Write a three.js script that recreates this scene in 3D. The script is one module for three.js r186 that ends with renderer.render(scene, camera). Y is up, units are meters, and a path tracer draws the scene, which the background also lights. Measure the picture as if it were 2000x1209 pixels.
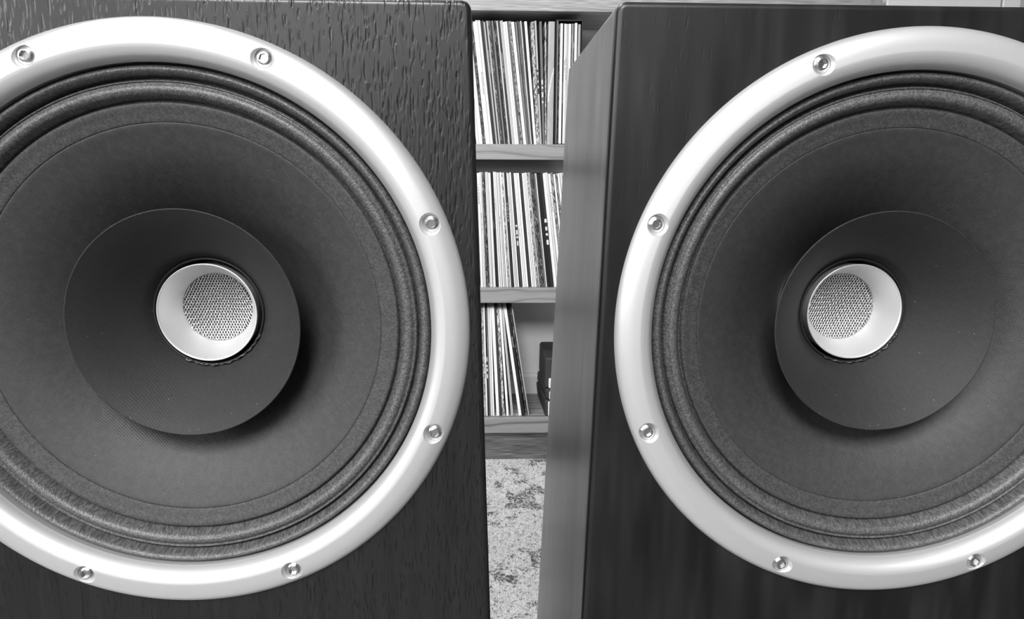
import * as THREE from 'three';
import { RectAreaLightUniformsLib } from 'three/addons/lights/RectAreaLightUniformsLib.js';
import { mergeGeometries, mergeVertices, toCreasedNormals } from 'three/addons/utils/BufferGeometryUtils.js';
import { ConvexGeometry } from 'three/addons/geometries/ConvexGeometry.js';
import { RoundedBoxGeometry } from 'three/addons/geometries/RoundedBoxGeometry.js';
import { Brush, Evaluator, SUBTRACTION } from 'three-bvh-csg';

/* ------------------------------------------------ camera, light, exposure */
const scene = new THREE.Scene();
scene.background = new THREE.Color(0.75, 0.75, 0.75);
const renderer = new THREE.WebGLRenderer({ antialias: true });
renderer.toneMapping = THREE.LinearToneMapping;
renderer.toneMappingExposure = 0.96;
renderer.shadowMap.enabled = true;
RectAreaLightUniformsLib.init();

const FOCAL = 1400, PITCH = THREE.MathUtils.degToRad(10.9), YAW = 0.03506, ROLL = THREE.MathUtils.degToRad(0.3);
const camera = new THREE.PerspectiveCamera(THREE.MathUtils.radToDeg(2 * Math.atan(1209 / 2 / FOCAL)), 2000 / 1209, 0.02, 40);
camera.rotation.set(-PITCH, -YAW, ROLL, 'YXZ');
camera.position.set(0, 0.835, 0);

const UNSEEN_LAMPS = [                                                                   // unseen ceiling fittings: one lights speakers and shelf, one placed to brighten rug and shelf
  { x: -0.35, y: 2.4, z: 1.65, w: 0.9, d: 1.6, power: 35 },
  { x: -0.75, y: 2.4, z: -0.85, w: 0.9, d: 0.4, power: 36 },
];
const UNSEEN_WIN = { z0: 0.6, z1: 2.3, y0: 1.05, y1: 2.2, power: 10 };                   // unseen window in the left wall, placed for the sheen on the left baffle
const UNSEEN_WIN2 = { x0: -2.15, x1: -0.75, y0: 1.0, y1: 2.1, power: 4.5 };              // unseen window far behind the camera, placed to brighten the baffle sheen
function areaLight(w, h, power, pos, target) {
  const l = new THREE.RectAreaLight(0xffffff, power, w, h);
  l.position.set(...pos); l.lookAt(...target); l.castShadow = true;
  scene.add(l);
}
for (const L of UNSEEN_LAMPS) areaLight(L.w, L.d, L.power, [L.x, L.y - 0.07, L.z], [L.x, 0, L.z + 1e-4]);
areaLight(UNSEEN_WIN.z1 - UNSEEN_WIN.z0 - 0.1, UNSEEN_WIN.y1 - UNSEEN_WIN.y0 - 0.1, UNSEEN_WIN.power, [-2.35, (UNSEEN_WIN.y0 + UNSEEN_WIN.y1) / 2, (UNSEEN_WIN.z0 + UNSEEN_WIN.z1) / 2], [5, (UNSEEN_WIN.y0 + UNSEEN_WIN.y1) / 2, (UNSEEN_WIN.z0 + UNSEEN_WIN.z1) / 2]);

areaLight(UNSEEN_WIN2.x1 - UNSEEN_WIN2.x0 - 0.1, UNSEEN_WIN2.y1 - UNSEEN_WIN2.y0 - 0.1, UNSEEN_WIN2.power, [(UNSEEN_WIN2.x0 + UNSEEN_WIN2.x1) / 2, (UNSEEN_WIN2.y0 + UNSEEN_WIN2.y1) / 2, 4.15], [(UNSEEN_WIN2.x0 + UNSEEN_WIN2.x1) / 2, (UNSEEN_WIN2.y0 + UNSEEN_WIN2.y1) / 2, -5]);

/* ---------------------------------------------------------------- helpers */
let seed = 7;
const rnd = () => { seed = (seed + 0x6d2b79f5) | 0; let t = Math.imul(seed ^ (seed >>> 15), 1 | seed); t = (t + Math.imul(t ^ (t >>> 7), 61 | t)) ^ t; return ((t ^ (t >>> 14)) >>> 0) / 4294967296; };
const rr = (a, b) => a + (b - a) * rnd();
const hash = (i, j, k = 0) => { let h = Math.imul(i, 374761393) ^ Math.imul(j, 668265263) ^ Math.imul(k, 1274126177); h = Math.imul(h ^ (h >>> 13), 1274126177); return ((h ^ (h >>> 16)) >>> 0) / 4294967296; };
const sm = (t) => t * t * (3 - 2 * t);
function noise(x, y, k = 0, px = 0, py = 0) {                                    // value noise, periodic when px / py are given
  const i = Math.floor(x), j = Math.floor(y), u = sm(x - i), v = sm(y - j);
  const w = (n, p) => (p ? ((n % p) + p) % p : n);
  const a = hash(w(i, px), w(j, py), k), b = hash(w(i + 1, px), w(j, py), k), c = hash(w(i, px), w(j + 1, py), k), d = hash(w(i + 1, px), w(j + 1, py), k);
  return (a * (1 - u) + b * u) * (1 - v) + (c * (1 - u) + d * u) * v;
}
const numbers = {};
function numbered(name) { const n = numbers[name] = (numbers[name] ?? -1) + 1; return n ? `${name}_${String(n).padStart(3, '0')}` : name; }
const lin = (v) => new THREE.Color(v, v, v);
const mat = (v, roughness, more = {}) => new THREE.MeshPhysicalMaterial({ color: lin(v), roughness, ...more });
function mesh(name, geometry, material, parent = scene) {
  const m = new THREE.Mesh(geometry, material);
  m.name = parent === scene ? numbered(name) : name; m.castShadow = m.receiveShadow = true;
  if (parent !== scene) { const n = parent.children.filter((c) => c.userData.stem === name).length; m.userData.stem = name; if (n) m.name = `${name}_${String(n).padStart(3, '0')}`; }
  parent.add(m); return m;
}
function thing(name, label, category, pos = [0, 0, 0], group) {
  const g = new THREE.Group(); g.name = numbered(name); g.position.set(...pos); g.userData = { label, category };
  if (group) g.userData.group = group;
  scene.add(g); return g;
}
const tag = (o, label, category, group) => { o.userData.label = label; o.userData.category = category; if (group) o.userData.group = group; return o; };
const struct = (name, geometry, material, label) => { const m = mesh(name, geometry, material); m.userData.kind = 'structure'; if (label) m.userData.label = label; return m; };
const box = (x0, x1, y0, y1, z0, z1) => new THREE.BoxGeometry(x1 - x0, y1 - y0, z1 - z0).translate((x0 + x1) / 2, (y0 + y1) / 2, (z0 + z1) / 2).toNonIndexed();
const rbox = (x0, x1, y0, y1, z0, z1, r, seg = 2) => new RoundedBoxGeometry(x1 - x0, y1 - y0, z1 - z0, seg, r).translate((x0 + x1) / 2, (y0 + y1) / 2, (z0 + z1) / 2);
function uvBox(g, turn = false) {                                                // uv in metres by the way a face points
  const p = g.attributes.position, n = g.attributes.normal, uv = new Float32Array(p.count * 2);
  for (let i = 0; i < p.count; i++) {
    const ax = Math.abs(n.getX(i)), ay = Math.abs(n.getY(i)), az = Math.abs(n.getZ(i));
    let u, v;
    if (az >= ax && az >= ay) { u = p.getX(i); v = p.getY(i); } else if (ax >= ay) { u = p.getZ(i); v = p.getY(i); } else { u = p.getX(i); v = p.getZ(i); }
    uv[2 * i] = turn ? v : u; uv[2 * i + 1] = turn ? u : v;
  }
  g.setAttribute('uv', new THREE.BufferAttribute(uv, 2)); return g;
}
function dataTex(w, h, sizeX, sizeY, f, srgb = true) {                           // f(u, v) in 0..1 -> grey 0..1 (sRGB value or height)
  const d = new Uint8Array(w * h * 4);
  for (let j = 0, o = 0; j < h; j++) for (let i = 0; i < w; i++, o += 4) {
    const g = Math.max(0, Math.min(255, 255 * f((i + 0.5) / w, (j + 0.5) / h)));
    d[o] = d[o + 1] = d[o + 2] = g; d[o + 3] = 255;
  }
  const t = new THREE.DataTexture(d, w, h);
  return finish(t, sizeX, sizeY, srgb);
}
function finish(t, sizeX, sizeY, srgb) {
  t.wrapS = t.wrapT = THREE.RepeatWrapping; t.magFilter = THREE.LinearFilter; t.minFilter = THREE.LinearMipmapLinearFilter; t.generateMipmaps = true;
  if (srgb) t.colorSpace = THREE.SRGBColorSpace;
  t.repeat.set(1 / sizeX, 1 / sizeY); t.needsUpdate = true; return t;
}
function canvasTex(w, h, sizeX, sizeY, draw, srgb = true) {
  const c = document.createElement('canvas'); c.width = w; c.height = h;
  draw(c.getContext('2d'), w, h);
  return finish(new THREE.CanvasTexture(c), sizeX, sizeY, srgb);
}
const grey = (v, a = 1) => { const g = Math.round(Math.max(0, Math.min(1, v)) * 255); return `rgba(${g},${g},${g},${a})`; };
const s2 = (l) => (l <= 0.0031308 ? 12.92 * l : 1.055 * Math.pow(l, 1 / 2.4) - 0.055);   // linear -> sRGB value
function lathe(profile, segments = 192) {                                        // [radius, depth behind the ring's front] -> surface about z
  const g = new THREE.LatheGeometry(profile.map(([r, d]) => new THREE.Vector2(r, -d)), segments);
  return g.rotateX(Math.PI / 2);
}
function smoothProfile(points, n) { const c = new THREE.CatmullRomCurve3(points.map(([r, d]) => new THREE.Vector3(r, d, 0)), false, 'centripetal'); return c.getPoints(n).map((p) => [p.x, p.y]); }

/* ---------------------------------------------------------- room structure */
const X0 = -2.4, X1 = 2.6, Z0 = -2.19, Z1 = 4.2, H = 2.47;
const plaster = mat(0.2, 0.9, { bumpMap: dataTex(256, 256, 0.4, 0.4, (u, v) => 0.6 * noise(u * 64, v * 64, 1, 64, 64) + 0.4 * noise(u * 128, v * 128, 2, 128, 128), false), bumpScale: 0.0003 });  // for the walls out of view, kept dark to lessen bounced light
const backPlaster = mat(0.75, 0.9), ceilingMat = mat(0.5, 0.95), trimMat = mat(0.7, 0.5);
const floorMat = mat(1, 0.45, { map: dataTex(512, 512, 1.2, 1.2, (u, v) => { const p = Math.floor(v * 8); return 0.22 + 0.05 * hash(p, 3) + 0.08 * noise(u * 6 + p * 7.3, v * 256, 5, 0, 256) - (Math.abs(v * 8 - p - 0.5) > 0.485 ? 0.15 : 0); }) });
struct('floor', uvBox(box(X0 - 0.1, X1 + 0.1, -0.12, 0, Z0 - 0.1, Z1 + 0.1)), floorMat);
struct('ceiling', box(X0 - 0.1, X1 + 0.1, H, H + 0.1, Z0 - 0.1, Z1 + 0.1), ceilingMat);
struct('wall_back', uvBox(box(X0 - 0.1, X1 + 0.1, 0, H, Z0 - 0.1, Z0)), backPlaster);
struct('wall_front', uvBox(mergeGeometries([box(X0 - 0.1, UNSEEN_WIN2.x0, 0, H, Z1, Z1 + 0.1), box(UNSEEN_WIN2.x1, X1 + 0.1, 0, H, Z1, Z1 + 0.1), box(UNSEEN_WIN2.x0, UNSEEN_WIN2.x1, 0, UNSEEN_WIN2.y0, Z1, Z1 + 0.1), box(UNSEEN_WIN2.x0, UNSEEN_WIN2.x1, UNSEEN_WIN2.y1, H, Z1, Z1 + 0.1)])), plaster);
struct('wall_right', uvBox(box(X1, X1 + 0.1, 0, H, Z0, Z1)), plaster);
struct('wall_left', uvBox(mergeGeometries([box(X0 - 0.1, X0, 0, H, Z0, UNSEEN_WIN.z0), box(X0 - 0.1, X0, 0, H, UNSEEN_WIN.z1, Z1), box(X0 - 0.1, X0, 0, UNSEEN_WIN.y0, UNSEEN_WIN.z0, UNSEEN_WIN.z1), box(X0 - 0.1, X0, UNSEEN_WIN.y1, H, UNSEEN_WIN.z0, UNSEEN_WIN.z1)])), plaster);
{ // the baseboard seen through the open bottom compartment
  const s = new THREE.Shape(); s.moveTo(0, 0); s.lineTo(0.014, 0); s.lineTo(0.014, 0.196); s.quadraticCurveTo(0.014, 0.208, 0.004, 0.2095); s.lineTo(0, 0.2105);
  const g = new THREE.ExtrudeGeometry(s, { depth: X1 - X0, bevelEnabled: false, curveSegments: 6 }).rotateY(-Math.PI / 2).translate(X1, 0, 0);
  g.scale(1, 1, 1); g.translate(0, 0, Z0);
  struct('baseboard_back', g, trimMat);
}
// windows out of view, their glowing panes placed for the sheen on the baffles. Built along u, turned so that the room lies towards +n
function unseenWindow(name, width, y0, y1, place, turn, glowPower) {
  const w = new THREE.Group(); w.name = name; w.userData.kind = 'structure'; scene.add(w); w.position.set(...place); w.rotation.y = turn;
  const f = 0.05, a = width / 2, bx = (u0, u1, v0, v1, n0, n1) => box(u0, u1, v0, v1, n0, n1);
  for (const g of [bx(-a, a, y0, y0 + f, -0.08, 0.01), bx(-a, a, y1 - f, y1, -0.08, 0.01), bx(-a, -a + f, y0 + f, y1 - f, -0.08, 0.01), bx(a - f, a, y0 + f, y1 - f, -0.08, 0.01), bx(-0.02, 0.02, y0 + f, y1 - f, -0.07, 0)]) mesh('unseen_window_frame', g, trimMat, w);
  const glow = new THREE.MeshStandardMaterial({ color: lin(0.6), roughness: 0.9, emissive: lin(1), emissiveIntensity: glowPower });
  for (const [p, q] of [[-a + f, -0.02], [0.02, a - f]]) mesh('unseen_window_pane', bx(p, q, y0 + f, y1 - f, -0.045, -0.04), glow, w);
  mesh('unseen_window_sill', rbox(-a - 0.05, a + 0.05, y0 - 0.03, y0, -0.08, 0.05, 0.006), trimMat, w);
}
unseenWindow('unseen_window_1', UNSEEN_WIN.z1 - UNSEEN_WIN.z0, UNSEEN_WIN.y0, UNSEEN_WIN.y1, [X0, 0, (UNSEEN_WIN.z0 + UNSEEN_WIN.z1) / 2], Math.PI / 2, 2);
unseenWindow('unseen_window_2', UNSEEN_WIN2.x1 - UNSEEN_WIN2.x0, UNSEEN_WIN2.y0, UNSEEN_WIN2.y1, [(UNSEEN_WIN2.x0 + UNSEEN_WIN2.x1) / 2, 0, Z1], Math.PI, 2);
UNSEEN_LAMPS.forEach((L, k) => { // ceiling fittings out of view, placed to light speakers, shelf and rug
  const t = thing('unseen_ceiling_light', k ? 'unseen flat ceiling light above the gap, placed to light shelf and rug' : 'unseen flat ceiling light above and behind the camera, lighting speakers and shelf', 'ceiling light', [L.x, L.y, L.z]), a = L.w / 2, b = L.d / 2;
  mesh('frame', mergeGeometries([box(-a - 0.03, a + 0.03, 0, H - L.y, -b - 0.03, b + 0.03), box(-a - 0.03, -a, -0.05, 0, -b - 0.03, b + 0.03), box(a, a + 0.03, -0.05, 0, -b - 0.03, b + 0.03)]), trimMat, t);
  mesh('diffuser', box(-a, a, -0.045, -0.005, -b, b), new THREE.MeshStandardMaterial({ color: lin(0.8), roughness: 0.8, emissive: lin(1), emissiveIntensity: 4 }), t);
});

/* --------------------------------------------------------------- the shelf */
const S1 = { b: 0.8658, t: 0.9062 }, S2 = { b: 0.4773, t: 0.5195 }, S3 = { b: 0.0982, t: 0.1446 }, S4 = { b: 1.2397, t: 1.284 };
const ZF = -1.95, SX0 = -1.05, SX1 = 1.03;
const grain = (k, base, contrast, fine) => dataTex(1024, 256, 0.9, 0.12, (u, v) => {
  const wob = 0.9 * noise(u * 5, v * 3, k, 5, 3) + 0.4 * noise(u * 14, v * 6, k + 1, 14, 6);
  const band = Math.abs(((v * 3.0 + wob * 0.85) % 1) - 0.5) * 2;
  return base - contrast * Math.pow(1 - band, 6) - fine * noise(u * 30, v * 120, k + 2, 30, 120) + 0.03 * noise(u * 8, v * 20, k + 3, 8, 20);
});
const boardMat = mat(1, 0.5, { map: grain(11, 0.60, 0.14, 0.06) }), boardMat2 = mat(1, 0.5, { map: grain(31, 0.59, 0.15, 0.05) }), boardMat3 = mat(1, 0.5, { map: grain(57, 0.58, 0.24, 0.06) });
const topBoardMat = mat(1, 0.5, { map: grain(71, 0.72, 0.05, 0.2) });
const kickMat = mat(1, 0.6, { map: grain(91, 0.55, 0.08, 0.26) });
{
  const t = thing('record_shelf', 'wooden record shelving unit against the back wall behind both loudspeakers', 'shelving');
  const rows = [[S4, topBoardMat], [S1, boardMat], [S2, boardMat2], [S3, boardMat3]];
  rows.forEach(([s, m], i) => mesh('shelf_board', uvBox(rbox(SX0 + 0.03, SX1 - 0.03, s.b, s.t, Z0, ZF, 0.0018)).translate(0, 0, 0), m, t));
  for (const x of [SX0, SX1 - 0.03]) mesh('side_panel', uvBox(rbox(x, x + 0.03, 0, S4.t, Z0, ZF + 0.002, 0.002), true), boardMat, t);
  mesh('kick_board', uvBox(box(SX0 + 0.03, SX1 - 0.03, 0, S3.b, ZF - 0.055, ZF - 0.036)), kickMat, t);
}
{
  const t = thing('cupboard', 'tall white painted cupboard beside the shelving above the right loudspeaker', 'cupboard', [1.04, 0, 0]);
  const m = mat(0.68, 0.45);
  mesh('carcass', rbox(0, 0.36, 0, 2.0, Z0 + 0.002, ZF - 0.02, 0.003), m, t);
  mesh('door', rbox(0.002, 0.306, 0.03, 1.98, ZF - 0.019, ZF + 0.001, 0.003), m, t);
  mesh('stile', rbox(0.311, 0.359, 0.0, 2.0, ZF - 0.019, ZF + 0.001, 0.003), m, t);
}

/* ------------------------------------------------------------ record rows */
// x of the spine's foot in mm / width in mm / tone, then the kind of print on the spine (t lettering, l fine lines, q picture, b blocks, n swash)
const ROW_TOP = `-28.4/7.3/0.75 -21.1/9.8/0.9t -10.9/7.5/0.25q -3.1/6.1/0.92 3.0/5.9/0.78 8.9/7.1/0.9 16.5/5.9/0.12 22.5/2.2/0.35 24.7/3.7/0.5 28.4/3.4/0.1 31.8/4.2/0.6l
 36.1/5.1/0.3q 41.2/4.2/0.15 45.4/3.4/0.35l 48.8/4.2/0.08 53.1/4.2/0.1q 57.3/3.7/0.8l 61.0/5.6/0.15 67.2/3.4/0.75l 70.6/3.7/0.5 74.6/5.1/0.92 79.7/5.8/0.9l 85.9/4.6/0.25 90.5/5.6/0.35q
 97.8/7.5/0.95 105.6/5.4/0.4t 111.4/2.9/0.2 114.3/2.9/0.3 117.5/2.2/0.8 119.7/2.6/0.1l 122.3/3.1/0.08 125.7/6.8/0.95 132.9/8.2/0.7q 141.4/5.5/0.45b 149.4/6.0/0.3b 156.1/3.1/0.85q 160.4/16.4/0.42n`;
const ROW_BOX = `188.0/3.6/0.25q 191.9/6.8/0.92 199.1/2.6/0.06 202.1/4.3/0.9 206.7/2.7/0.75 209.7/4.1/0.45 214.1/6.0/0.92 220.4/2.2/0.06 223.0/1.7/0.7 224.9/4.3/0.2 229.5/6.8/0.88 236.7/1.4/0.06 238.4/7.0/0.5l`;
const ROW_MIDDLE = `-17.8/7.5/0.8 -9.9/3.4/0.85 -6.2/3.4/0.8l -2.2/6.0/0.3q 4.2/3.4/0.08q 7.9/9.0/0.8l 16.9/7.9/0.7 25.4/3.4/0.06 28.8/3.6/0.1 32.7/3.9/0.9 37.1/6.2/0.85l 43.6/4.3/0.85 48.3/4.7/0.5
 53.4/4.9/0.9 58.7/4.3/0.85q 63.4/3.8/0.9l 67.7/6.8/0.08t 75.2/3.8/0.85 79.4/5.3/0.75l 85.0/4.5/0.8 90.7/7.5/0.15b 98.8/4.7/0.9t 103.9/4.3/0.85 108.6/6.6/0.92 115.9/6.8/0.12 123.3/4.7/0.8 128.4/4.3/0.9l
 133.1/4.3/0.85 137.8/5.3/0.85q 143.5/3.4/0.5 147.3/5.3/0.25q 152.9/6.2/0.1q 159.5/4.0/0.35 163.9/3.2/0.8 167.6/3.8/0.06 171.4/4.7/0.05 176.1/9.4/0.07b 186.0/2.5/0.9 188.8/6.2/0.92 195.4/6.2/0.85l 202.0/7.2/0.93t
 209.6/7.2/0.4q 217.2/5.3/0.8 222.8/5.3/0.4q 228.5/6.2/0.88 235.1/6.2/0.7 241.8/7.2/0.85`;
const ROW_BOTTOM = `-9.5/6.2/0.45q -3.3/4.3/0.85 1.6/3.9/0.08b 5.9/2.9/0.3 9.4/5.8/0.85l 15.2/5.3/0.85 25.9/8.8/0.93 35.3/6.6/0.15 43.0/7.2/0.85q 55.1/6.8/0.94 68.2/3.1/0.6 71.7/2.9/0.75l
 90.2/8.8/0.88 100.0/7.7/0.06t 111.3/4.2/0.1q`;
const COLUMNS = 128;
const columns = [];                                                              // tone and print of every spine, drawn side by side in one texture
const spineTex = () => canvasTex(2048, 1024, 1, 1, (c, w, h) => {
  const cw = w / COLUMNS;
  columns.forEach(({ tone, print }, i) => {
    const x = i * cw, base = s2(tone * (tone < 0.2 ? 0.3 : tone < 0.42 ? 0.55 : 1)), ink = tone > 0.35 ? 0.22 : 0.85;
    c.save(); c.beginPath(); c.rect(x, 0, cw, h); c.clip();
    c.fillStyle = grey(base); c.fillRect(x, 0, cw, h);
    for (let k = 0; k < 60; k++) { c.fillStyle = grey(base + rr(-0.12, 0.1), 0.35); c.fillRect(x + rr(0, cw), rr(0, h), rr(1, 4), rr(20, 160)); }
    if (rnd() < 0.5) { c.fillStyle = grey(base - 0.3, 0.6); c.fillRect(x + (rnd() < 0.5 ? 0 : cw - 2), 0, 2, h); }
    if (print.includes('l')) for (let k = 0; k < 3; k++) { c.fillStyle = grey(base + (tone > 0.4 ? -0.4 : 0.35), 0.8); c.fillRect(x + 2 + k * 5 + rr(0, 2), 0, rr(1, 2.4), h); }
    if (print.includes('q')) for (let k = 0; k < 420; k++) { c.fillStyle = grey(rnd() < (tone < 0.35 ? 0.75 : 0.38) ? rr(0.02, 0.3) : rr(0.45, 0.95), rr(0.3, 0.65)); const y = Math.pow(rnd(), 0.85) * h * 1.05 - 20; c.beginPath(); c.ellipse(x + rr(0, cw), y, rr(1, 3.6), rr(3, 26), rr(-0.25, 0.25), 0, 7); c.fill(); }
    if (print.includes('t') || (print === '' && rnd() < 0.45)) { let y = rr(60, 520), n = Math.round(rr(8, 34)); for (let k = 0; k < n; k++) { const l = rr(4, 9); if (rnd() > 0.15) { c.fillStyle = grey(ink, 0.75); c.fillRect(x + 4, y, rr(5, 8), l * 0.6); } y += l; } }
    if (print.includes('b')) { let y = rr(380, 480); for (let k = 0; k < 4; k++) { const l = rr(14, 50); c.fillStyle = grey(ink + rr(-0.1, 0.1)); c.fillRect(x + 3, y, cw - 6, l); y += l + rr(12, 40); } }
    if (print.includes('n')) { c.fillStyle = grey(0.86); for (let k = 0; k < 90; k++) { const q = k / 90; c.fillRect(x + 1 + q * 13 * (0.4 + 0.6 * q), 640 - q * 260 + rr(-14, 14), rr(1, 2.5), rr(6, 22)); } }
    c.restore();
  });
});
const spineMat = new THREE.MeshPhysicalMaterial({ roughness: 0.7, specularIntensity: 0.6 });
const LP = 0.315, LPD = 0.222, FEET = -1.965;
const tens = ['', '', 'twenty', 'thirty', 'forty', 'fifty'], units = ['', 'first', 'second', 'third', 'fourth', 'fifth', 'sixth', 'seventh', 'eighth', 'ninth', 'tenth', 'eleventh', 'twelfth', 'thirteenth', 'fourteenth', 'fifteenth', 'sixteenth', 'seventeenth', 'eighteenth', 'nineteenth'];
const ordinal = (n) => (n < 20 ? units[n] : n % 10 ? `${tens[Math.floor(n / 10)]}-${units[n % 10]}` : `${tens[n / 10].replace(/y$/, 'ie')}th`);
function sleeveGeometry(w, h, d, col) {                                          // a card sleeve, its spine edges eased, its open back end narrower
  const e = Math.min(0.0009, w * 0.28), s = new THREE.Shape();
  s.moveTo(0, -d); s.lineTo(w, -d); s.lineTo(w, -e); s.quadraticCurveTo(w, 0, w - e, 0); s.lineTo(e, 0); s.quadraticCurveTo(0, 0, 0, -e); s.lineTo(0, -d);
  const g = new THREE.ExtrudeGeometry(s, { depth: h - 0.001, bevelEnabled: true, bevelThickness: 0.0005, bevelSize: 0.0004, bevelOffset: -0.0004, bevelSegments: 1, curveSegments: 2 });
  g.translate(0, 0, 0.0005); g.rotateX(-Math.PI / 2);                            // extrusion up, the spine (shape y = 0) ... faces -z after this turn
  g.scale(1, 1, 1);
  const p = g.attributes.position, uv = new Float32Array(p.count * 2);
  for (let i = 0; i < p.count; i++) p.setZ(i, -p.getZ(i));
  const idx = []; for (let i = 0; i < p.count; i += 3) idx.push(i, i + 2, i + 1);
  for (let i = 0; i < p.count; i++) { uv[2 * i] = (col + 0.06 + 0.88 * Math.min(1, Math.max(0, p.getX(i) / w))) / COLUMNS; uv[2 * i + 1] = Math.min(1, Math.max(0, p.getY(i) / h)); }
  g.setAttribute('uv', new THREE.BufferAttribute(uv, 2));
  const out = g.clone(); out.setIndex(idx);
  const flat = out.toNonIndexed(); flat.computeVertexNormals(); return toCreasedNormals(flat, 0.6);
}
const toneWord = (t) => (t >= 0.8 ? 'white' : t >= 0.6 ? 'pale grey' : t >= 0.4 ? 'grey' : t >= 0.18 ? 'dark grey' : 'black');
const printWord = { t: ' lettered', l: ' striped', q: ' mottled', b: ' block-marked', n: ' swash-marked' };
function leanAt(table, x) { for (let i = 1; i < table.length; i++) if (x <= table[i][0]) { const [a, la] = table[i - 1], [b, lb] = table[i]; return la + (lb - la) * Math.max(0, (x - a) / (b - a)); } return table[table.length - 1][1]; }
function recordRow(text, y, table, fill, where, group, z = FEET, h = LP, depth = LPD) {
  let prev = null, n = 0;
  for (const token of text.trim().split(/\s+/)) {
    const [xs, ws, ts] = token.split('/'), x = +xs / 1000, w = +ws / 1000 * fill, tone = parseFloat(ts), print = ts.replace(/[\d.]/g, '');
    let tl = Math.tan(-THREE.MathUtils.degToRad(leanAt(table, +xs)));             // leaning to the left when positive
    if (prev) tl = Math.min(tl, prev.tl + (x - prev.right - 0.0002) / h);
    const a = Math.atan(tl), wt = Math.max(0.001, w * Math.cos(a)), col = columns.length;
    columns.push({ tone, print }); n++;
    const hh = h - hash(col, 5) * 0.004;
    const m = mesh('record_sleeve', sleeveGeometry(wt, hh, depth, col), spineMat);
    m.position.set(a >= 0 ? x : x, a >= 0 ? y : y + wt * Math.sin(-a), z - hash(col, 9) * 0.003); m.rotation.z = a;
    const size = wt < 0.0032 ? 'very thin ' : wt > 0.0068 ? 'thick ' : '';
    tag(m, `${size}${toneWord(tone)}${printWord[print] ?? ''} record sleeve, ${ordinal(n)} ${where}`, 'record', group);
    prev = { tl, right: x + w };
  }
  return Math.atan(prev.tl);
}
const LEAN_TOP = [[-29, -6.07], [75, -6.9], [98, -6.55], [126, -5.26], [132, -3.59], [141, -3.4], [149, -2.47], [156, -0.92], [160, 0.0]];
recordRow(ROW_TOP, S1.t, LEAN_TOP, 0.98, 'right of left loudspeaker, top row', 'records leaning on the top shelf');
recordRow(ROW_BOX, S1.t + 0.0026, [[180, 0], [250, 0]], 0.97, 'from left inside black slipcase', 'records inside the black slipcase', FEET - 0.004, 0.308, LPD - 0.009);
recordRow(ROW_MIDDLE, S2.t, [[-18, -1.85], [7, -2.88], [69, -4.85], [116, -5.36], [171, -6.42], [211, -7.14]], 0.88, 'right of left loudspeaker, middle row', 'records leaning on the middle shelf');
const LAST_LEAN = recordRow(ROW_BOTTOM, S3.t, [[-9, -1.45], [9, -3.63], [29, -4.52], [43, -4.98], [56, -5.7], [90, -9.99], [113, -11.88]], 0.95, 'right of left loudspeaker, bottom row', 'records leaning on the bottom shelf');
{ // more of the same rows, further left behind the left loudspeaker (seen from the side and in the gloss of the cabinet)
  const protos = [];
  for (let k = 0; k < 6; k++) { const col = columns.length; columns.push({ tone: [0.85, 0.12, 0.7, 0.9, 0.4, 0.25][k], print: ['l', 't', '', 'q', 'l', 'q'][k] }); protos.push(sleeveGeometry([0.006, 0.005, 0.008, 0.007, 0.005, 0.006][k], LP, LPD, col)); }
  for (const [y, end, a] of [[S1.t, -0.0295, 0.1], [S2.t, -0.0195, 0.03], [S3.t, -0.0115, 0.022]]) {
    let x = -0.33;
    while (x < end - 0.009) {
      const k = Math.floor(rnd() * 6), m = mesh('record_sleeve', protos[k], spineMat);
      m.position.set(x, y, FEET - rnd() * 0.003); m.rotation.z = a;
      tag(m, 'record sleeve standing behind the left loudspeaker, hidden by its cabinet', 'record', 'records hidden behind the left loudspeaker');
      x += [0.006, 0.005, 0.008, 0.007, 0.005, 0.006][k] / Math.cos(a) + 0.0006;
    }
  }
}
spineMat.map = spineTex();
{ // open-fronted slipcase round the boxed records
  const x0 = 0.1795, x1 = 0.2495, y0 = S1.t, y1 = y0 + 0.3165, th = 0.0022;
  const m = mat(0.018, 0.35);
  const t = thing('slipcase', 'black open-fronted slipcase holding white records at the end of top row', 'box set', [x0, y0, FEET]);
  mesh('case', mergeGeometries([rbox(0, th, 0, y1 - y0, -LPD - 0.001, 0, 0.0008), rbox(x1 - x0 - th, x1 - x0, 0, y1 - y0, -LPD - 0.001, 0, 0.0008), box(th, x1 - x0 - th, 0, 0.002, -LPD - 0.001, -0.0005), box(th, x1 - x0 - th, y1 - y0 - 0.002, y1 - y0, -LPD - 0.001, -0.0005), box(th, x1 - x0 - th, 0.002, y1 - y0 - 0.002, -LPD - 0.001, -LPD + 0.001), box(th, 0.0065, 0.002, y1 - y0 - 0.002, -LPD, -0.002)]), m, t);
  mesh('title_edge', box(0.0046, 0.0058, 0.003, y1 - y0 - 0.003, -0.0022, -0.0012), mat(0.45, 0.5), t);
}
{ // one grey cover leaning at the end of the bottom row shows its broad face
  const m = mesh('record_sleeve', uvBox(rbox(0, 0.0035, 0, LP, -LPD, 0, 0.0006)), mat(0.4, 0.5));
  m.position.set(0.1172, S3.t, FEET - 0.003); m.rotation.z = LAST_LEAN;
  tag(m, 'grey record cover showing its broad face, last one leaning in bottom row', 'record', 'records leaning on the bottom shelf');
}

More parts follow.
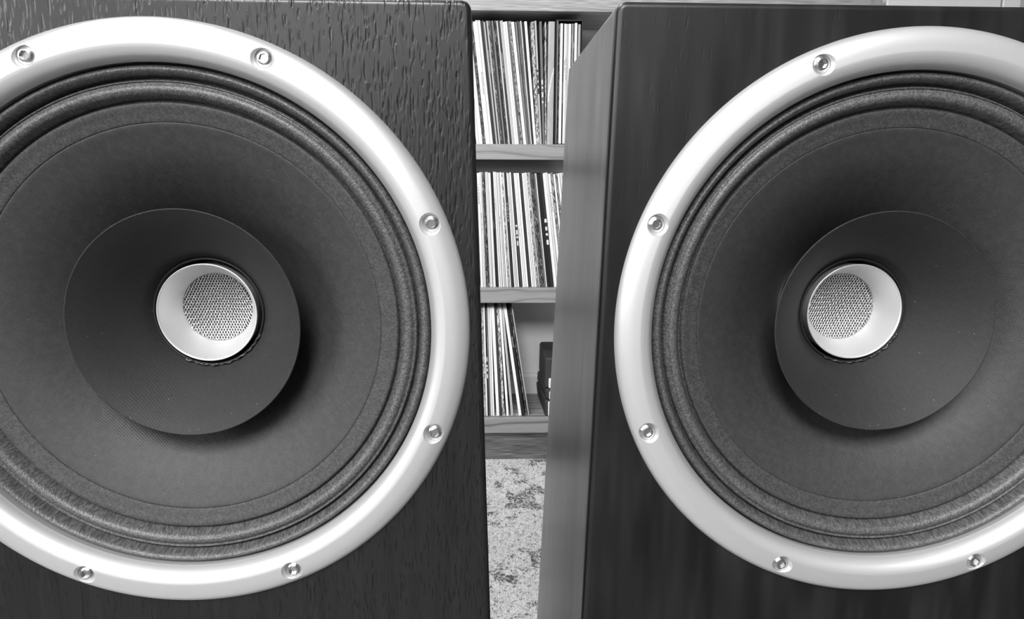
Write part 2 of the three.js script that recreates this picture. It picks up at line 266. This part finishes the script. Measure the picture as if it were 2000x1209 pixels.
/* ------------------------------------- three dark cases at the shelf's right */
{
  const cloth = mat(0.03, 0.6, { bumpMap: dataTex(128, 128, 0.02, 0.02, (u, v) => noise(u * 64, v * 64, 3, 64, 64), false), bumpScale: 0.0003 });
  const pale = mat(0.78, 0.6);
  const stack = [[0.0, 0.0485, 0.1655, 0.043, 'bottom'], [0.049, 0.0335, 0.168, 0.024, 'middle'], [0.083, 0.091, 0.166, 0.029, 'top']];
  for (const [dy, h, x, lh, which] of stack) {
    const t = thing('storage_case', `black cloth case with white end label, ${which} of the stack on bottom shelf`, 'case', [x, S3.t + dy, FEET + 0.006], 'black cases stacked on the bottom shelf');
    const g = new RoundedBoxGeometry(0.15, h, 0.2, 4, 0.008).translate(0.075, h / 2, -0.1);
    const p = g.attributes.position;
    for (let i = 0; i < p.count; i++) p.setX(i, p.getX(i) + (p.getX(i) < 0.03 ? -0.0015 - 0.016 * Math.max(0, -p.getZ(i)) * (which === 'top' ? 1 : 3) + 0.002 * Math.sin(p.getZ(i) * 60 + p.getY(i) * 90 + dy * 50) : 0));
    g.computeVertexNormals();
    mesh('case_body', uvBox(g), cloth, t);
    mesh('end_label', new RoundedBoxGeometry(0.12, lh, 0.006, 3, 0.0028).translate(0.068, lh / 2 + 0.002, 0.0012), pale, t);
  }
}

/* -------------------------------------------------------------------- rug */
const rugTone = (x, z) => {
  const big = 0.5 * noise(x * 11, z * 11, 21) + 0.5 * noise(x * 38, z * 34, 22), fine = noise(x * 170, z * 330, 23), cross = noise(x * 420, z * 160, 24);
  const dark = sm(Math.min(1, Math.max(0, (big - 0.58) * 8)));
  let v = 0.62 + 0.2 * (cross - 0.5) + 0.08 * (fine - 0.5);
  const i = Math.floor(x * 190), j = Math.floor(z * 340), i2 = Math.floor(x * 345), j2 = Math.floor(z * 150);
  if (hash(i, j, 9) < 0.15 + 0.45 * dark) v -= 0.12 + 0.4 * hash(i, j, 10) * (0.5 + 0.5 * dark);
  if (hash(i2, j2, 11) < 0.06 + 0.25 * dark) v -= 0.1 + 0.3 * hash(i2, j2, 12);
  return Math.max(0.1, v - 0.08 * dark);
};
{
  const t = thing('rug', 'pale woven rug with dark flecks on the floor between the loudspeakers', 'rug', [0, 0, 0]);
  const x0 = -0.98, x1 = 0.98, z0 = -1.983, z1 = -0.12;
  mesh('backing', uvBox(rbox(x0, x1, 0, 0.004, z0, z1, 0.0015)), mat(1, 0.95, { map: dataTex(512, 512, 1, 1, (u, v) => s2(0.8 * rugTone(u, v))) }), t);
  const tuft = new THREE.CylinderGeometry(0.0011, 0.0019, 0.0048, 5, 1).translate(0, 0.0024, 0);
  const dx = 0.0029, dz = 0.0029, ax = -0.22, bx = 0.36, az = z0 + 0.003, bz = -0.62, nx = Math.floor((bx - ax) / dx), nz = Math.floor((bz - az) / dz);
  const pile = new THREE.InstancedMesh(tuft, new THREE.MeshStandardMaterial({ roughness: 0.95 }), nx * nz), M = new THREE.Matrix4(), q = new THREE.Quaternion(), e = new THREE.Euler(), P = new THREE.Vector3(), S = new THREE.Vector3();
  for (let i = 0, n = 0; i < nx; i++) for (let j = 0; j < nz; j++, n++) {
    const x = ax + i * dx + (hash(i, j, 1) - 0.5) * 0.0014, z = az + j * dz + (hash(i, j, 2) - 0.5) * 0.0014;
    e.set((hash(i, j, 3) - 0.5) * 0.6, hash(i, j, 4) * 6, (hash(i, j, 5) - 0.5) * 0.6); q.setFromEuler(e);
    P.set(x, 0.0036, z); S.set(1.15, 0.5 + 0.25 * hash(i, j, 6), 1.15);
    pile.setMatrixAt(n, M.compose(P, q, S)); pile.setColorAt(n, lin(rugTone(x, z)));
  }
  pile.name = 'pile'; pile.userData.kind = 'stuff'; pile.castShadow = pile.receiveShadow = true; t.add(pile);
}

/* ----------------------------------------------------------- loudspeakers */
const ZR = -0.3457, CY = 0.7568, TOP = 0.9131;                                     // ring front plane, driver height, cabinet top
const ZB = ZR - 0.006;                                                            // front of the baffle
const halfWidth = (y) => 0.1495 + (TOP - y) * 0.0272;
// dark open-pored veneer: vertical streaks and pores, as colour and as relief
const poreList = (count, long, wave) => Array.from({ length: count }, () => ({ x: rnd() * 1024, y: rnd() * 1024, l: rr(0.3, 1) * long, w: rr(0.9, 2.7), a: rr(0.25, 0.9), up: rnd() < 0.35, b: rr(-wave, wave), c: rr(-wave, wave) * 0.7 }));
const drawPores = (c, list, up, down) => list.forEach((p) => {                 // lens-shaped, so that both ends run out
  c.fillStyle = grey(p.up ? up : down, p.a);
  for (const oy of [0, -1024, 1024]) { c.beginPath(); c.moveTo(p.x, p.y + oy); c.quadraticCurveTo(p.x + p.b - p.w, p.y + oy + p.l / 2, p.x + p.c, p.y + oy + p.l); c.quadraticCurveTo(p.x + p.b + p.w, p.y + oy + p.l / 2, p.x, p.y + oy); c.fill(); }
});
const pores = (list) => canvasTex(1024, 1024, 0.36, 0.36, (c, w, h) => { c.fillStyle = grey(0.6); c.fillRect(0, 0, w, h); drawPores(c, list, 0.92, 0.12); }, false);
const poreColours = (list, base, dark) => canvasTex(1024, 1024, 0.36, 0.36, (c, w, h) => {
  c.fillStyle = grey(base); c.fillRect(0, 0, w, h);
  for (let k = 0; k < 900; k++) { c.fillStyle = grey(base + rr(-0.03, 0.03), 0.4); c.fillRect(rr(0, w), rr(-100, h), rr(2, 14), rr(60, 300)); }
  drawPores(c, list.filter((p) => !p.up), base, dark);
});
const leftPores = [...poreList(15000, 28, 2.2), ...poreList(160, 60, 1.5)];
const veneer = (k, base, amp) => dataTex(512, 512, 0.36, 0.36, (u, v) => base + amp * (noise(u * 40, v * 5, k, 40, 5) - 0.5) + amp * 0.8 * (noise(u * 110, v * 14, k + 1, 110, 14) - 0.5) + amp * 0.7 * (noise(u * 14, v * 9, k + 2, 14, 9) - 0.5));
const baffleLeft = mat(1, 0.36, { map: poreColours(leftPores, 0.085, 0.03), bumpMap: pores(leftPores), bumpScale: 0.00045 });
const baffleRight = mat(1, 0.4, { map: veneer(231, 0.065, 0.07), bumpMap: pores(poreList(2600, 22, 1.5)), bumpScale: 0.0001 });
const cabinetMat = mat(1, 0.28, { map: veneer(261, 0.30, 0.08), bumpMap: pores(poreList(2200, 40, 1)), bumpScale: 0.00004 });
const ringMat = mat(0.61, 0.44, { metalness: 0.65 });
const steel = mat(0.7, 0.2, { metalness: 1 });
const weave = dataTex(512, 512, 0.03, 0.03, (u, v) => 0.5 + 0.25 * Math.sin((u * 22 + v * 22) * Math.PI * 2) + 0.3 * (noise(u * 60, v * 60, 61, 60, 60) - 0.5) + 0.3 * (noise(u * 16, v * 16, 62, 16, 16) - 0.5), false);
const felt = dataTex(512, 512, 0.05, 0.05, (u, v) => { const n = noise(u * 120, v * 120, 41, 120, 120); return 0.175 + 0.03 * (noise(u * 22, v * 22, 42, 22, 22) - 0.5) + 0.05 * (n - 0.5) + (hash(Math.floor(u * 120), Math.floor(v * 120), 43) > 0.9997 ? 0.2 : 0); });
const coneMat = mat(1, 0.62, { sheen: 0.3, sheenColor: lin(0.5), sheenRoughness: 0.45, map: felt, bumpMap: weave, bumpScale: 0.00012 });
const coneBandMat = mat(1, 0.66, { sheen: 0.3, sheenColor: lin(0.5), sheenRoughness: 0.45, map: dataTex(512, 512, 0.05, 0.05, (u, v) => 0.2 + 0.07 * (noise(u * 50, v * 50, 45, 50, 50) - 0.5) + 0.10 * (noise(u * 130, v * 130, 46, 130, 130) - 0.5)), bumpMap: weave, bumpScale: 0.00012 });
const whizzerMat = mat(1, 0.68, { sheen: 0.09, sheenColor: lin(0.5), sheenRoughness: 0.45, map: dataTex(512, 512, 0.05, 0.05, (u, v) => 0.12 + 0.035 * (noise(u * 60, v * 60, 48, 60, 60) - 0.5) + (hash(Math.floor(u * 120), Math.floor(v * 120), 49) > 0.9996 ? 0.25 : 0)), bumpMap: weave, bumpScale: 0.00008 });
const fuzz = dataTex(256, 256, 0.03, 0.03, (u, v) => 0.6 * noise(u * 60, v * 60, 71, 60, 60) + 0.4 * noise(u * 110, v * 110, 72, 110, 110), false);
const surroundMat = mat(1, 0.46, { map: dataTex(512, 512, 0.05, 0.05, (u, v) => 0.29 + 0.16 * (noise(u * 90, v * 90, 51, 90, 90) - 0.5)), bumpMap: fuzz, bumpScale: 0.00018 });
const blackMat = mat(0.012, 0.5), gumMat = mat(0.03, 0.2);
const hornMat = mat(0.66, 0.48, { metalness: 0.7 });
const wireMat = mat(0.6, 0.35, { metalness: 1 });

function roundedHull(corners, r) {
  const pts = [];
  for (const [x, y, z] of corners) for (let i = 0; i <= 12; i++) for (let j = 0; j < 24; j++) { const t = Math.PI * i / 12, p = Math.PI * j / 12; pts.push(new THREE.Vector3(x + r * Math.sin(t) * Math.cos(p), y + r * Math.cos(t), z + r * Math.sin(t) * Math.sin(p))); }
  return new ConvexGeometry(pts);
}
const ev = new Evaluator(); ev.useGroups = false;
function cut(a, b) {
  for (const g of [a, b]) if (!g.attributes.uv) g.setAttribute('uv', new THREE.BufferAttribute(new Float32Array(g.attributes.position.count * 2), 2));
  const A = new Brush(a), B = new Brush(b); A.updateMatrixWorld(); B.updateMatrixWorld();
  return ev.evaluate(A, B, SUBTRACTION).geometry;
}
// geometry shared by both speakers; z = 0 is the ring's front plane, y = 0 the floor
const cabinetGeo = (() => {
  const r = 0.0022, zf = -0.006 - 0.0083, c = [];
  for (const y of [r + 0.0042, TOP - 0.0005 - r]) for (const s of [-1, 1]) {
    const hw = halfWidth(y) - 0.0006 - r; 
    c.push([s * hw, y, zf - r], [s * (hw - 0.0008), y, -0.006 - (0.2145 + (TOP - y) * 0.13) + r]);
  }
  const bore = new THREE.CylinderGeometry(0.123, 0.123, 0.16, 96).rotateX(Math.PI / 2).translate(0, CY, -0.006 - 0.075);
  return uvBox(toCreasedNormals(cut(roundedHull(c, r), bore), 0.05));
})();
const baffleGeo = (() => {
  const b = 0.0028, R = 0.0055, s = new THREE.Shape();
  const P = [[-halfWidth(0.0042), 0.0042], [halfWidth(0.0042), 0.0042], [halfWidth(TOP), TOP], [-halfWidth(TOP), TOP]].map(([x, y]) => new THREE.Vector2(x, y));
  P.forEach((p, i) => { const a = P[(i + 3) % 4].clone().sub(p).normalize().multiplyScalar(R).add(p), c = P[(i + 1) % 4].clone().sub(p).normalize().multiplyScalar(R).add(p); if (i) s.lineTo(a.x, a.y); else s.moveTo(a.x, a.y); s.quadraticCurveTo(p.x, p.y, c.x, c.y); });
  s.closePath();
  const hole = new THREE.Path(); hole.absarc(0, CY, 0.131, 0, Math.PI * 2, true); s.holes.push(hole);
  const g = new THREE.ExtrudeGeometry(s, { depth: 0.0022, bevelEnabled: true, bevelThickness: b, bevelSize: b, bevelOffset: -b, bevelSegments: 9, curveSegments: 48 });
  return uvBox(toCreasedNormals(g.translate(0, 0, -0.006 - 0.005), 0.05));
})();
const SCREWS = [22.5, 67.5, 112.5, 157.5, 202.5, 247.5, 292.5, 337.5].map((d) => THREE.MathUtils.degToRad(d)), SCREW_R = 0.1392;
const ringGeo = (() => {
  const pr = [[0.1276, 0.014], [0.1274, 0.0075], ...smoothProfile([[0.1275, 0.0073], [0.1284, 0.0046], [0.1302, 0.0019], [0.1326, 0.0005], [0.1345, 0.0]], 16), ...smoothProfile([[0.1352, 0.0], [0.139, 0.0004], [0.1417, 0.0011], [0.1446, 0.0027], [0.1463, 0.0046], [0.147, 0.0064]], 18), [0.147, 0.0075], [0.138, 0.014], [0.1276, 0.014]];
  let g = lathe(pr.reverse(), 320);
  for (const a of SCREWS) {
    const hole = toCreasedNormals(new THREE.LatheGeometry([[0, 0.0], [0.0042, 0.0], [0.0043, 0.0009], [0.0056, 0.0027], [0.0062, 0.0052], [0, 0.0052]].map(([r, z]) => new THREE.Vector2(r, z)), 40), 0.35).rotateX(Math.PI / 2).rotateZ(0.0371);
    hole.translate(SCREW_R * Math.cos(a), SCREW_R * Math.sin(a), -0.0032);
    g = cut(g, hole);
  }
  return g;
})();
const screwGeo = (() => {
  const head = new THREE.LatheGeometry([[0, -0.002], [0.0039, -0.002], [0.0041, 0], [0.0040, 0.0007], [0.0033, 0.0014], [0.0028, 0.0018], [0.0022, 0.0021], [0, 0.0022]].map(([r, z]) => new THREE.Vector2(r, z)), 48).rotateX(Math.PI / 2);
  const hex = new THREE.CylinderGeometry(0.0022, 0.0022, 0.0034, 6).rotateX(Math.PI / 2).translate(0, 0, 0.0023);
  return toCreasedNormals(cut(head, hex), 0.6);
})();
function polarUV(g, r0) { const p = g.attributes.position, uv = g.attributes.uv; for (let i = 0; i < p.count; i++) uv.setXY(i, p.getX(i), p.getY(i)); return g; }
const surroundGeo = polarUV(lathe(smoothProfile([[0.1278, 0.0155], [0.1271, 0.0135], [0.1258, 0.0088], [0.1243, 0.0076], [0.1226, 0.0090], [0.1213, 0.0140], [0.1207, 0.0156], [0.1200, 0.0128], [0.1192, 0.0119], [0.1187, 0.0126], [0.1180, 0.0122], [0.1168, 0.0112], [0.1152, 0.0110], [0.1134, 0.0122], [0.1118, 0.0158], [0.1108, 0.0186], [0.1101, 0.0172], [0.1097, 0.0162]], 90), 240));
const coneBandGeo = polarUV(lathe(smoothProfile([[0.1104, 0.0169], [0.1094, 0.0158], [0.105, 0.0171], [0.1012, 0.0183], [0.1008, 0.0188]], 14), 240));
const coneGeo = polarUV(lathe(smoothProfile([[0.1009, 0.0189], [0.1004, 0.0187], [0.095, 0.0208], [0.084, 0.0262], [0.072, 0.0345], [0.06, 0.0445], [0.048, 0.057], [0.038, 0.07], [0.03, 0.085]], 60), 240));
const whizzerGeo = (() => {
  const inner = smoothProfile([[0.0588, 0.0188], [0.053, 0.0246], [0.045, 0.0342], [0.037, 0.0452], [0.0308, 0.0552]], 40), outer = inner.map(([r, d]) => [r + 0.0003, d + 0.0011]).reverse();
  const pr = [...outer, [0.0593, 0.0196], [0.0594, 0.0189], [0.059, 0.0186], ...inner];
  return polarUV(lathe(pr, 240));
})();
const neckGeo = lathe([[0.0308, 0.0556], [0.0305, 0.0542], [0.0299, 0.0538], [0.0294, 0.0545], [0.0291, 0.058], [0.0291, 0.082], [0.0, 0.083]], 128);
const gumGeo = (() => {                                                          // dried glue along the lower right of the neck
  const pts = []; for (let k = 0; k <= 60; k++) { const a = THREE.MathUtils.degToRad(-118 + k * 1.55); const r = 0.03045 + 0.0003 * Math.sin(k * 1.1); pts.push(new THREE.Vector3(r * Math.cos(a), r * Math.sin(a), -0.0538 + 0.0004 * Math.sin(k * 0.7))); }
  return new THREE.TubeGeometry(new THREE.CatmullRomCurve3(pts), 120, 0.0006, 7, false);
})();
const hornGeo = lathe([[0.0262, 0.08], [0.0271, 0.0535], [0.0276, 0.0522], [0.0277, 0.0516], [0.0274, 0.0512], [0.0269, 0.0513], [0.0265, 0.0519], ...smoothProfile([[0.0264, 0.0522], [0.0243, 0.0568], [0.0219, 0.0626], [0.0196, 0.069]], 16), [0.0194, 0.0705], [0.0192, 0.076]], 128);
const domeZ = (r) => -0.0686 - 0.0022 * (1 - (r / 0.0196) ** 2);
const meshGeo = (() => {                                                         // woven wire over the tweeter dome
  const R = 0.0196, parts = [], pitch = 0.00142, rad = 0.00035;
  for (const [fam, ang] of [[0, 62], [1, 118]]) {
    const a = THREE.MathUtils.degToRad(ang), ux = Math.cos(a), uy = Math.sin(a);
    for (let k = -13; k <= 13; k++) {
      const off = (k + 0.5) * pitch; if (Math.abs(off) > R * 0.985) continue;
      const L = Math.sqrt(R * R - off * off), n = Math.max(4, Math.round(L / 0.0009)), pts = [];
      for (let i = 0; i <= n; i++) { const s = -L + 2 * L * i / n, x = ux * s - uy * off, y = uy * s + ux * off; pts.push(new THREE.Vector3(x, y, domeZ(Math.hypot(x, y)) + 0.00012 * (fam ? 1 : -1) * ((i + k) % 2 ? 1 : -1))); }
      parts.push(new THREE.TubeGeometry(new THREE.CatmullRomCurve3(pts), n * 2, rad, 5, false));
    }
  }
  return mergeGeometries(parts);
})();
const capsuleGeo = lathe([[0.0193, 0.0735], [0.016, 0.0742], [0.009, 0.0752], [0.0, 0.0758]], 64);

function loudspeaker(x, driverShift, baffleMat, label) {
  const t = thing('loudspeaker', label, 'loudspeaker', [x, 0, ZR]);
  mesh('cabinet', cabinetGeo, cabinetMat, t);
  const bg = baffleGeo;
  mesh('baffle', bg, baffleMat, t);
  const at = (m) => { m.position.set(driverShift, CY, 0); return m; };
  const ring = at(mesh('trim_ring', ringGeo, ringMat, t));
  SCREWS.forEach((a, i) => { const s = mesh('screw', screwGeo, steel, ring); s.position.set(SCREW_R * Math.cos(a), SCREW_R * Math.sin(a), -0.0034); s.rotation.z = hash(i, Math.round(x * 100)) * 3; });
  at(mesh('surround', surroundGeo, surroundMat, t));
  const cone = at(mesh('cone', coneGeo, coneMat, t));
  mesh('cone_band', coneBandGeo, coneBandMat, cone);
  const whizzer = at(mesh('whizzer_cone', whizzerGeo, whizzerMat, t));
  mesh('neck_ring', neckGeo, blackMat, whizzer); mesh('glue_bead', gumGeo, gumMat, whizzer);
  const horn = at(mesh('tweeter_horn', hornGeo, hornMat, t));
  mesh('tweeter_mesh', meshGeo, wireMat, horn); mesh('tweeter_dome', capsuleGeo, mat(0.05, 0.4), horn);
  return t;
}
const leftSpeaker = loudspeaker(-0.1567, 0.0011, baffleLeft, 'left loudspeaker, dark wood with raised grain around its silver driver ring');
leftSpeaker.rotation.y = 0.009;                                                   // toed a little
loudspeaker(0.2100, 0.0009, baffleRight, 'right loudspeaker, smoother dark wood with its narrow side panel in view');

renderer.render(scene, camera);
